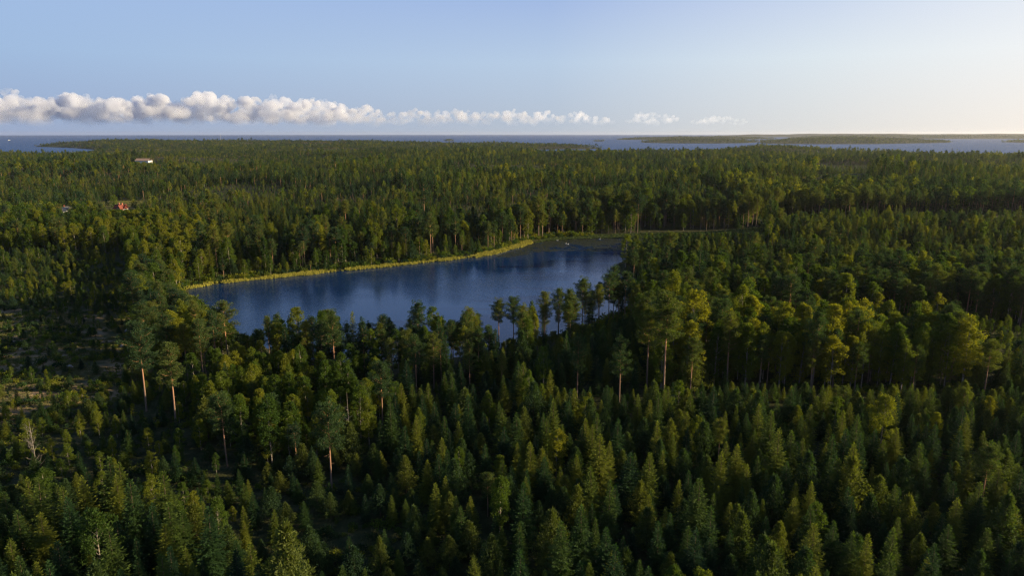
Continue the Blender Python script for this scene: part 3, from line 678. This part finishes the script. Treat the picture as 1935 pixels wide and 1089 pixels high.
# ------------------------------------------------------------------ undergrowth, grass, reeds, lily pads
def clump(n_, r, h, wd, mat, spread=.35, name='clump'):
    C = MB(); a = rng.random(n_)*6.28; rr_ = r*np.sqrt(rng.random(n_)); b = np.column_stack([rr_*np.cos(a), rr_*np.sin(a), np.zeros(n_)-.05])
    C.diamonds(b, np.array([[0, 0, 1.]])+rng.normal(0, spread, (n_, 3))*[1, 1, .2], h*rng.uniform(.6, 1.2, n_), wd); V_, F_ = C.get(); return mesh_from(name, V_, F_, [mat])
def bush(r, h, n_, mat):
    C = MB()
    for _ in range(7):
        a = rng.random()*6.28; q = r*rng.random()**.5*.7; tuft(C, np.array([q*math.cos(a), q*math.sin(a), h*rng.uniform(.25, .7)]), r*.5, n_, .26, .18, .3, .8)
    V_, F_ = C.get(); return mesh_from('bush', V_, F_, [mat])
def in_poly_pts(poly, s):
    lo, hi = poly.min(0), poly.max(0); X, Y = np.meshgrid(np.arange(lo[0], hi[0], s), np.arange(lo[1], hi[1], s))
    Q = np.stack([X.ravel(), Y.ravel()], 1)+rng.uniform(-.5, .5, (X.size, 2))*s; return Q[inside(Q, poly)]
fov = lambda Q: Q[(abs(Q[:, 0]) < (Q[:, 1]*cp+CAMZ*sp)*(990/F)+5)]
# low bushes through the clearing, the young stands and the foreground gaps
zp = [fov(in_poly_pts(z[1], s)) for z, s in ((Z[1], 2.6), (Z[2], 3.2), (Z[7], 2.8), (Z[6], 3.0), (Z[5], 2.8), (Z[8], 4.0), (Z[9], 2.2), (Z[12], 2.6))] + [fov(in_poly_pts(poly_px([(560,1030),(640,1010),(740,1035),(745,1080),(600,1090)]), 3.5))]
bk_ = in_poly_pts(np.array([(-260,240),(60,240),(60,560),(-260,560)]), 2.2); dq = dist_poly(bk_, LAKE); bk_ = bk_[(dq > 3.2) & (dq < 11) & ~inside(bk_, LAKE)]
zp = np.concatenate(zp); zp = zp[(dist_poly(zp, LAKE) > 3) & (fbm(zp[:, 0]/9, zp[:, 1]/9, 41) > .40)]
zp = np.concatenate([zp, bk_]); sz = rng.uniform(.5, 1.5, len(zp))**1.3; sz[-len(bk_):] *= rng.uniform(1.2, 2.4, len(bk_))
scatter('undergrowth', np.column_stack([zp, height(zp)]), rng.random(len(zp))*6.28, np.column_stack([sz, sz, sz]), rng.integers(0, 4, len(zp)),
        [bush(.9, 1.1, 26, M['birch']), bush(1.1, .9, 26, M['birch']), bush(.8, 1.3, 24, M['spruce']), bush(1.0, .8, 26, M['pine'])], 'low bushes and saplings between the trees')
gp = np.concatenate([fov(in_poly_pts(Z[1][1], 1.1)), fov(in_poly_pts(CLEAR2, .9)), in_poly_pts(MEADOW[2], 1.6), in_poly_pts(MEADOW[1], 1.5)])
gp = gp[(fbm(gp[:, 0]/6, gp[:, 1]/6, 51) > .45)]; sz = rng.uniform(.6, 1.5, len(gp))
scatter('grass', np.column_stack([gp, height(gp)]), rng.random(len(gp))*6.28, np.column_stack([sz, sz, sz*.8]), rng.integers(0, 3, len(gp)), [clump(36, .6, .55, .10, M['grass'], .6) for _ in range(3)], 'rough grass and heather in the clearing')
# reeds along the far bank
bank = poly_px([(340,550),(400,538),(500,527),(600,517),(700,507),(800,497),(880,488),(930,480),(975,468),(997,459)], 0)
cand = in_poly_pts(np.array([(-260,240),(60,240),(60,520),(-260,520)]), .8)
dB = dist_poly(cand, bank, False); wdt = -1.7+5.4*fbm(cand[:, 0]/9, cand[:, 1]/9, 61)+2.5*(cand[:, 0] > -22)*(cand[:, 1] > 380)
cand = cand[dB < wdt]; sz = rng.uniform(.8, 1.25, len(cand))
hr = np.maximum(height(cand), -.1)
scatter('reed_bed', np.column_stack([cand, hr]), rng.random(len(cand))*6.28, np.column_stack([sz, sz, sz]), rng.integers(0, 3, len(cand)), [clump(34, .55, 1.3, .12, M['reed'], .2) for _ in range(3)], 'sunlit yellow reeds along the far bank of the lake')
mg = np.concatenate([in_poly_pts(MEADOW[0], 1.1)]); mg = mg[~inside(mg, LAKE) | (dist_poly(mg, LAKE) < 4)]; sz = rng.uniform(.8, 1.25, len(mg))
scatter('sedge', np.column_stack([mg, np.maximum(height(mg), 0)]), rng.random(len(mg))*6.28, np.column_stack([sz, sz, sz]), rng.integers(0, 3, len(mg)), [clump(30, .7, 1.0, .14, M['sedge'], .3) for _ in range(3)], 'dull green sedge behind the lily pads')
PADS = poly_px([(985,470),(1000,458),(1040,453),(1130,449),(1230,449),(1320,449),(1215,462),(1200,474),(1130,476),(1060,474),(1010,479),(960,487),(925,488)], 0)
lp = in_poly_pts(PADS, .62); f_ = .6*fbm(lp[:, 0]/9, lp[:, 1]/9, 71)+.4*fbm(lp[:, 0]/2.2, lp[:, 1]/2.2, 72); lp = lp[(f_ > .50-.12*np.clip((lp[:, 1]-430)/60, 0, 1)) & inside(lp, LAKE)]
a = np.arange(9)/9*5.7; Vp = np.concatenate([[(0, 0, 0)], np.column_stack([np.cos(a), np.sin(a), .04*np.sin(a*2)])]); Fp = [(0, k, k+1) for k in range(1, 9)]
padm = mesh_from('lily_pad', Vp*.40, Fp, [M['pad']]); sz = rng.uniform(.6, 1.3, len(lp))
scatter('lily_pads', np.column_stack([lp, np.full(len(lp), .02)]), rng.random(len(lp))*6.28, np.column_stack([sz, sz, sz]), np.zeros(len(lp)), [padm], 'carpet of brownish lily pads at the far end of the lake')
print('reeds', len(cand), 'pads', len(lp), 'bush', len(zp), 'grass', len(gp))

# ------------------------------------------------------------------ dead trees
def dead_tree(x, y, topy_, label, kind_='bush'):
    X, Y = px2w(x, y, 3); z = float(height(np.array([[X, Y]]))[0]); Ht = CAMZ - Y*math.tan(PITCH+math.atan((topy_-544.5)/F)) - z
    W, B = MB(), MB(); e = bpy.data.objects.new('dead_tree', None); COL.objects.link(e); e.location = (X, Y, z-.1); tag(e, label, 'dead tree')
    W.tube([(0, 0, -.3), (.1, 0, Ht*.5), (0, .1, Ht*.97)], [.13, .08, .02], 6)
    for k in range(30 if kind_ == 'bush' else 18):
        t = rng.uniform(.15, .92); a = rng.random()*6.28; el = rng.uniform(.35, 1.1) if kind_ == 'bush' else rng.uniform(-.1, .5)
        Lb = (1-t*.75)*(3.4 if kind_ == 'bush' else 1.5)*rng.uniform(.5, 1.1); d = np.array([math.cos(a)*math.cos(el), math.sin(a)*math.cos(el), math.sin(el)])
        p0 = np.array([0, 0, Ht*t]); p1 = p0+d*Lb*.5+rng.normal(0, .12, 3); p2 = p0+d*Lb+np.array([0, 0, .15*Lb]); B.tube([p0, p1, p2], [.045, .03, .01], 4)
        for _ in range(5):
            s = rng.uniform(.3, 1); q = p0+(p2-p0)*s; B.tube([q, q+unit(d+rng.normal(0, .6, 3)+[0, 0, .4])*rng.uniform(.4, 1.2)], [.018, .006], 3)
    link('trunk', mesh_from('dead_trunk', *W.get(), [M['dead']], True), e); link('branches', mesh_from('dead_branches', *B.get(), [M['dead']]), e)
dead_tree(72, 905, 792, 'bare grey dead tree with spreading twigs above the bottom left stand')
dead_tree(662, 868, 738, 'leafless grey snag standing right of the leafy grove', 'snag')

# ------------------------------------------------------------------ boulders in the clearing
def boulder(x, y, s, label):
    X, Y = px2w(x, y, 2.5); z = float(height(np.array([[X, Y]]))[0])
    import bmesh
    bm = bmesh.new(); bmesh.ops.create_icosphere(bm, subdivisions=3, radius=1)
    V = np.array([v.co for v in bm.verts]); nn = fbm(V[:, 0]*1.4+x, V[:, 1]*1.4+V[:, 2]*.9+y, 77, 3)
    for v, k in zip(bm.verts, nn): v.co *= .65+.7*k
    for v in bm.verts: v.co.x *= s*1.2; v.co.y *= s*.9; v.co.z *= s*.6
    me = bpy.data.meshes.new('boulder'); bm.to_mesh(me); bm.free(); me.materials.append(M['rock'])
    tag(link('boulder', me, loc=(X, Y, z+.15*s)), label, 'boulder', 'boulders in the clearing')
for a_ in [(132,639,1.1,'pale boulder lying in the middle of the clearing'), (246,628,1.6,'largest boulder, at the right edge of the clearing'), (30,661,.8,'small rounded boulder at the left of the clearing'),
           (43,674,.8,'sunlit boulder on the bare strip at left'), (76,676,.7,'small boulder at the end of the bare strip'), (132,704,1.0,'grey boulder in the shaded lower clearing'),
           (78,662,.6,'low dark stone above the bare strip'), (233,658,.9,'reddish stone low down at the clearing\'s right side'), (20,640,.7,'stone among saplings at the far left edge'), (100,625,.6,'small stone at the top of the clearing')]: boulder(*a_)

# ------------------------------------------------------------------ houses
def gable(name_, x, y, wdt, dep, hw, hr_, rotz, label, wall, roof, wing=False, cat='house', chim=2):
    X, Y = px2w(x, y, 5)
    for _ in range(4):
        z = float(height(np.array([[X, Y]]))[0]); X, Y = px2w(x, y, z)
    e = bpy.data.objects.new(name_, None); COL.objects.link(e); e.location = (X, Y, z); e.rotation_euler = (0, 0, rotz); tag(e, label, cat)
    def part(nm, mb, mat, par=e): return link(nm, mesh_from(nm, *mb.get(), [mat]), par)
    def walls(mb, x0, x1, y0, y1, axis):
        if axis == 'x': pr = [(y0, 0), (y1, 0), (y1, hw), ((y0+y1)/2, hw+hr_), (y0, hw)]; A = [(x0, a, b) for a, b in pr]; B = [(x1, a, b) for a, b in pr]
        else: pr = [(x0, 0), (x1, 0), (x1, hw), ((x0+x1)/2, hw+hr_), (x0, hw)]; A = [(a, y0, b) for a, b in pr]; B = [(a, y1, b) for a, b in pr]
        mb.add(A+B, [(0,1,6,5),(1,2,7,6),(2,3,8,7),(3,4,9,8),(4,0,5,9),(0,4,2,1),(4,3,2,2),(5,6,7,9),(9,7,8,8)])
    def roofs(mb, x0, x1, y0, y1, axis, o=.5, th=.22):
        for sg in (-1, 1):
            if axis == 'x':
                ym = (y0+y1)/2; ye = y0-o if sg < 0 else y1+o; sl = hr_/((y1-y0)/2); ze = hw-o*sl
                V = [(x0-o, ye, ze), (x1+o, ye, ze), (x1+o, ym, hw+hr_), (x0-o, ym, hw+hr_)]
            else:
                xm = (x0+x1)/2; xe = x0-o if sg < 0 else x1+o; sl = hr_/((x1-x0)/2); ze = hw-o*sl
                V = [(xe, y0-o, ze), (xe, y1+o, ze), (xm, y1+o, hw+hr_), (xm, y0-o, hw+hr_)]
            V = [(a, b, c+.03) for a, b, c in V]+[(a, b, c+.03+th) for a, b, c in V]
            mb.add(V, [(0,1,2,3),(4,7,6,5),(0,4,5,1),(1,5,6,2),(2,6,7,3),(3,7,4,0)])
    w_ = MB(); walls(w_, -wdt/2, wdt/2, -dep/2, dep/2, 'x'); r_ = MB(); roofs(r_, -wdt/2, wdt/2, -dep/2, dep/2, 'x')
    if wing: walls(w_, wdt*.12, wdt*.5-.4, -dep/2-2.5, dep/2-.6, 'y'); roofs(r_, wdt*.12, wdt*.5-.4, -dep/2-2.5, dep/2-.6, 'y')
    part('wall', w_, wall); rf = part('roof', r_, roof)
    for k in range(chim):
        c = MB(); cxp = -wdt*.16+k*wdt*.3; c.box(cxp-.45, -.45, hw+hr_*.6, cxp+.45, .45, hw+hr_+1.5); part('chimney', c, M['brick'], rf)
    fy = -dep/2-(2.5 if wing else 0)
    for k in range(3):
        c = MB(); xx = (-.38+k*.24)*wdt if k < 2 else .29*wdt; yy = -dep/2 if k < 2 else fy
        c.box(xx-.55, yy-.06, 1.2, xx+.55, yy+.04, 2.6); fr_ = part('window', c, M['white']); g_ = MB(); g_.box(xx-.43, yy-.09, 1.32, xx+.43, yy-.065, 2.48); part('pane', g_, M['glass'], fr_)
gable('house', 230, 404, 10.5, 7, 4.6, 3.4, R(-12), 'white house with a red tiled roof and two chimneys in the left woods', M['white'], M['roof'], True, chim=2)
gable('house', 127, 407, 9, 7, 5.0, 2.5, R(15), 'small white house glimpsed between dark trees at far left', M['white'], M['grey_roof'], chim=1)
gable('barn', 272, 309, 28, 14, 6, 4, R(-6), 'long barn with a pale reddish roof in the far left woods', M['metal'], M['ochre'], cat='barn', chim=0)
gable('house', 301, 304, 7, 7, 5, 3, R(35), 'tiny bright gabled house right of the far barn', M['ochre'], M['ochre'], chim=1)
# mast on the far coast
X, Y = pd(418, 4800); z = float(height(np.array([[X, Y]]))[0]); e = bpy.data.objects.new('radio_mast', None); COL.objects.link(e); e.location = (X, Y, z-.5); tag(e, 'thin pale mast rising above the far left coast', 'mast')
c = MB()
for sx_, sy_ in ((-1, -1), (1, -1), (0, 1)): c.tube([(sx_*1.6, sy_*1.6, 0), (sx_*.7, sy_*.7, 56)], .35, 4)
for k in range(18): c.tube([(-1.5, -1.5, k*3), (1.4, -1.4, k*3+3)], .2, 3); c.tube([(1.5, -1.5, k*3), (0, 1.4, k*3+3)], .2, 3)
link('lattice', mesh_from('lattice', *c.get(), [M['metal']]), e); c = MB(); c.tube([(0, 0, 55), (0, 0, 62)], [.5, .2], 5); link('antenna', mesh_from('antenna', *c.get(), [M['metal']]), e)
# motor yacht far out on the left
X, Y = pd(17, 7600, SEAZ); e = bpy.data.objects.new('boat', None); COL.objects.link(e); e.location = (X, Y, SEAZ-.3); e.rotation_euler = (0, 0, .3); tag(e, 'tiny white boat on the sea at the far left', 'boat')
c = MB(); c.add([(-9,-2.5,0),(7,-2.5,0),(7,2.5,0),(-9,2.5,0),(-10,-3,3),(8,-3,3),(12,0,3.4),(8,3,3),(-10,3,3),(10,0,0)], [(0,4,5,1),(1,5,6,9),(9,6,7,2),(2,7,8,3),(3,8,4,0),(4,8,7,5),(5,7,6,6)]); link('hull', mesh_from('hull', *c.get(), [M['white']]), e)
c = MB(); c.box(-6, -2, 3, 3, 2, 6); c.box(-4, -1.6, 6, 1, 1.6, 8); link('cabin', mesh_from('cabin', *c.get(), [M['white']]), e)
# swans by the lily pads
swl = [(1030,455,'left swan on the lily pads, close to the sedge'), (1053,455,'small swan right of the leftmost one'), (1069,461,'swan in front of the others on the lily pads'), (1073,462,'swan swimming just behind the front one'), (1133,452,'lone swan at the right, near the far bank')]
Vs = []
import bmesh
bm = bmesh.new(); bmesh.ops.create_icosphere(bm, subdivisions=3, radius=1)
for v in bm.verts:
    tl = max(0, -v.co.x); v.co = Vector((v.co.x*.62, v.co.y*.30*(1-.4*tl), v.co.z*.24+.14+.22*tl*tl))
bw = bpy.data.meshes.new('swan_body'); bm.to_mesh(bw); bm.free(); bw.materials.append(M['white'])
c = MB(); c.tube([(.45,0,.15),(.62,0,.35),(.56,0,.62),(.60,0,.86),(.72,0,.92),(.80,0,.88)], [.10,.075,.055,.05,.06,.03], 7); nk = mesh_from('swan_neck', *c.get(), [M['white']], True)
c = MB(); c.tube([(.79,0,.88),(.90,0,.84)], [.028,.012], 5); bk = mesh_from('swan_beak', *c.get(), [M['ochre']], True)
for x, y, lb in swl:
    X, Y = px2w(x, y, 0); e = bpy.data.objects.new('swan', None); COL.objects.link(e); e.location = (X, Y, 0); e.rotation_euler = (0, 0, random.uniform(-.6, .6)); tag(e, lb, 'swan', 'swans on the lake')
    link('body', bw, e); link('neck', nk, e); link('beak', bk, e)

# ------------------------------------------------------------------ clouds: a low cumulus bank over the sea
m, t, out = new_mat('cloud_vapour')
L = t.links.new
v = N(t, 'ShaderNodeVolumePrincipled'); v.inputs['Color'].default_value = (.86, .89, .96, 1); v.inputs['Anisotropy'].default_value = .3
ge = N(t, 'ShaderNodeNewGeometry'); sx = N(t, 'ShaderNodeSeparateXYZ'); L(ge.outputs['Position'], sx.inputs[0])
mr = N(t, 'ShaderNodeMapRange'); mr.interpolation_type = 'SMOOTHSTEP'; mr.inputs[1].default_value = 250; mr.inputs[2].default_value = 1350; mr.inputs[3].default_value = .00005; mr.inputs[4].default_value = .0095; L(sx.outputs[2], mr.inputs[0])
cn = N(t, 'ShaderNodeTexNoise'); cn.inputs['Scale'].default_value = .0016; cn.inputs['Detail'].default_value = 4; L(ge.outputs['Position'], cn.inputs['Vector'])
mr2 = N(t, 'ShaderNodeMapRange'); mr2.inputs[1].default_value = .40; mr2.inputs[2].default_value = .64; L(cn.outputs['Fac'], mr2.inputs[0])
mu = N(t, 'ShaderNodeMath', operation='MULTIPLY'); L(mr.outputs[0], mu.inputs[0]); L(mr2.outputs[0], mu.inputs[1]); mr3 = N(t, 'ShaderNodeMapRange'); mr3.inputs[1].default_value = 26500; mr3.inputs[2].default_value = 37000; mr3.inputs[3].default_value = .95; mr3.inputs[4].default_value = .22; L(sx.outputs[1], mr3.inputs[0])
mu2 = N(t, 'ShaderNodeMath', operation='MULTIPLY'); L(mu.outputs[0], mu2.inputs[0]); L(mr3.outputs[0], mu2.inputs[1]); L(mu2.outputs[0], v.inputs['Density'])
m.cycles.volume_step_rate = .04; m.cycles.volume_sampling = 'DISTANCE'
t.links.new(v.outputs[0], out.inputs['Volume']); M['cloud'] = m
def pw(x, y, Yd):                                             # point at a picture position and a distance along the view
    a = (x-967.5); b = (544.5-y); d = np.array([a, F*cp+b*sp, -F*sp+b*cp]); return np.array([0, 0, CAMZ])+d*(Yd/d[1])
def cloud(name, prof, Yd0, Yd1, x0, x1, label, kind=None, step=9, base_y=232):
    import bmesh
    bm = bmesh.new(); bms = bmesh.new(); bmesh.ops.create_icosphere(bms, subdivisions=2, radius=1); SV = np.array([v.co for v in bms.verts]); SF = [[v.index for v in f.verts] for f in bms.faces]; bms.free()
    mb = MB(); x = x0
    while x < x1:
        u = (x-x0)/(x1-x0); Yd = Yd0+(Yd1-Yd0)*u; topy_ = np.interp(x, [q[0] for q in prof], [q[1] for q in prof]); by_ = base_y+(237-base_y)*u*.5
        s1 = Yd/F
        for _ in range(5):
            f = rng.random()**.9; yy = by_+(topy_-by_)*f; r_ = (by_-topy_)*rng.uniform(.13, .30)*(1.1-.35*f)*s1
            c_ = pw(x+rng.normal(0, 8), yy+r_/s1*.9*(f), Yd+rng.normal(0, 900)); r_ = max(r_, 110)
            mb.add(c_+SV*r_*np.array([1.25, 1.25, .9]), SF)
        x += step*rng.uniform(.6, 1.3)
    V_, F_ = mb.get(); o = link(name, mesh_from(name, V_, F_, [M['cloud']], True))
    r = o.modifiers.new('merge', 'REMESH'); r.mode = 'VOXEL'; r.voxel_size = 60
    for sc_, st_ in ((420, 260), (150, 150)):
        tx = bpy.data.textures.new('billow', 'CLOUDS'); tx.noise_scale = sc_; tx.noise_depth = 2
        dm = o.modifiers.new('billow', 'DISPLACE'); dm.texture = tx; dm.strength = st_; dm.mid_level = .5; dm.texture_coords = 'GLOBAL'
    return tag(o, label, kind=kind)
prof = [(-120,168),(0,170),(25,166),(50,186),(75,184),(115,170),(150,176),(200,180),(240,184),(265,176),(300,174),(330,186),(375,171),(410,182),(470,180),(505,176),(550,186),(610,182),(640,186),(655,205),(680,194),
        (720,206),(750,212),(800,202),(850,206),(890,204),(930,212),(960,202),(1000,210),(1030,206),(1060,216),(1090,210),(1125,222),(1150,226)]
cloud('cloud_bank', prof, 24000, 34000, -130, 1150, 'long low bank of cumulus clouds over the sea', 'stuff')
tag(cloud('cloud', [(1188,228),(1215,210),(1250,210),(1275,226)], 36000, 37000, 1190, 1272, 'small pale cloud right of the long cloud bank'), None, 'cloud', 'small separate clouds')
tag(cloud('cloud', [(1315,230),(1345,218),(1385,222),(1400,230)], 38000, 39000, 1318, 1398, 'faint last cloud, farthest right above the islands'), None, 'cloud', 'small separate clouds')

# ------------------------------------------------------------------ haze
m, t, out = new_mat('haze_air')
v = N(t, 'ShaderNodeVolumePrincipled'); v.inputs['Color'].default_value = (.86, .90, 1, 1); v.inputs['Density'].default_value = float('1.8e-5'); v.inputs['Anisotropy'].default_value = .5
t.links.new(v.outputs[0], out.inputs['Volume'])
c = MB(); c.box(-34000, -34000, -16, 34000, 34000, 112)
tag(link('haze', mesh_from('haze', *c.get(), [m])), 'thin pale haze over land and sea', kind='stuff')
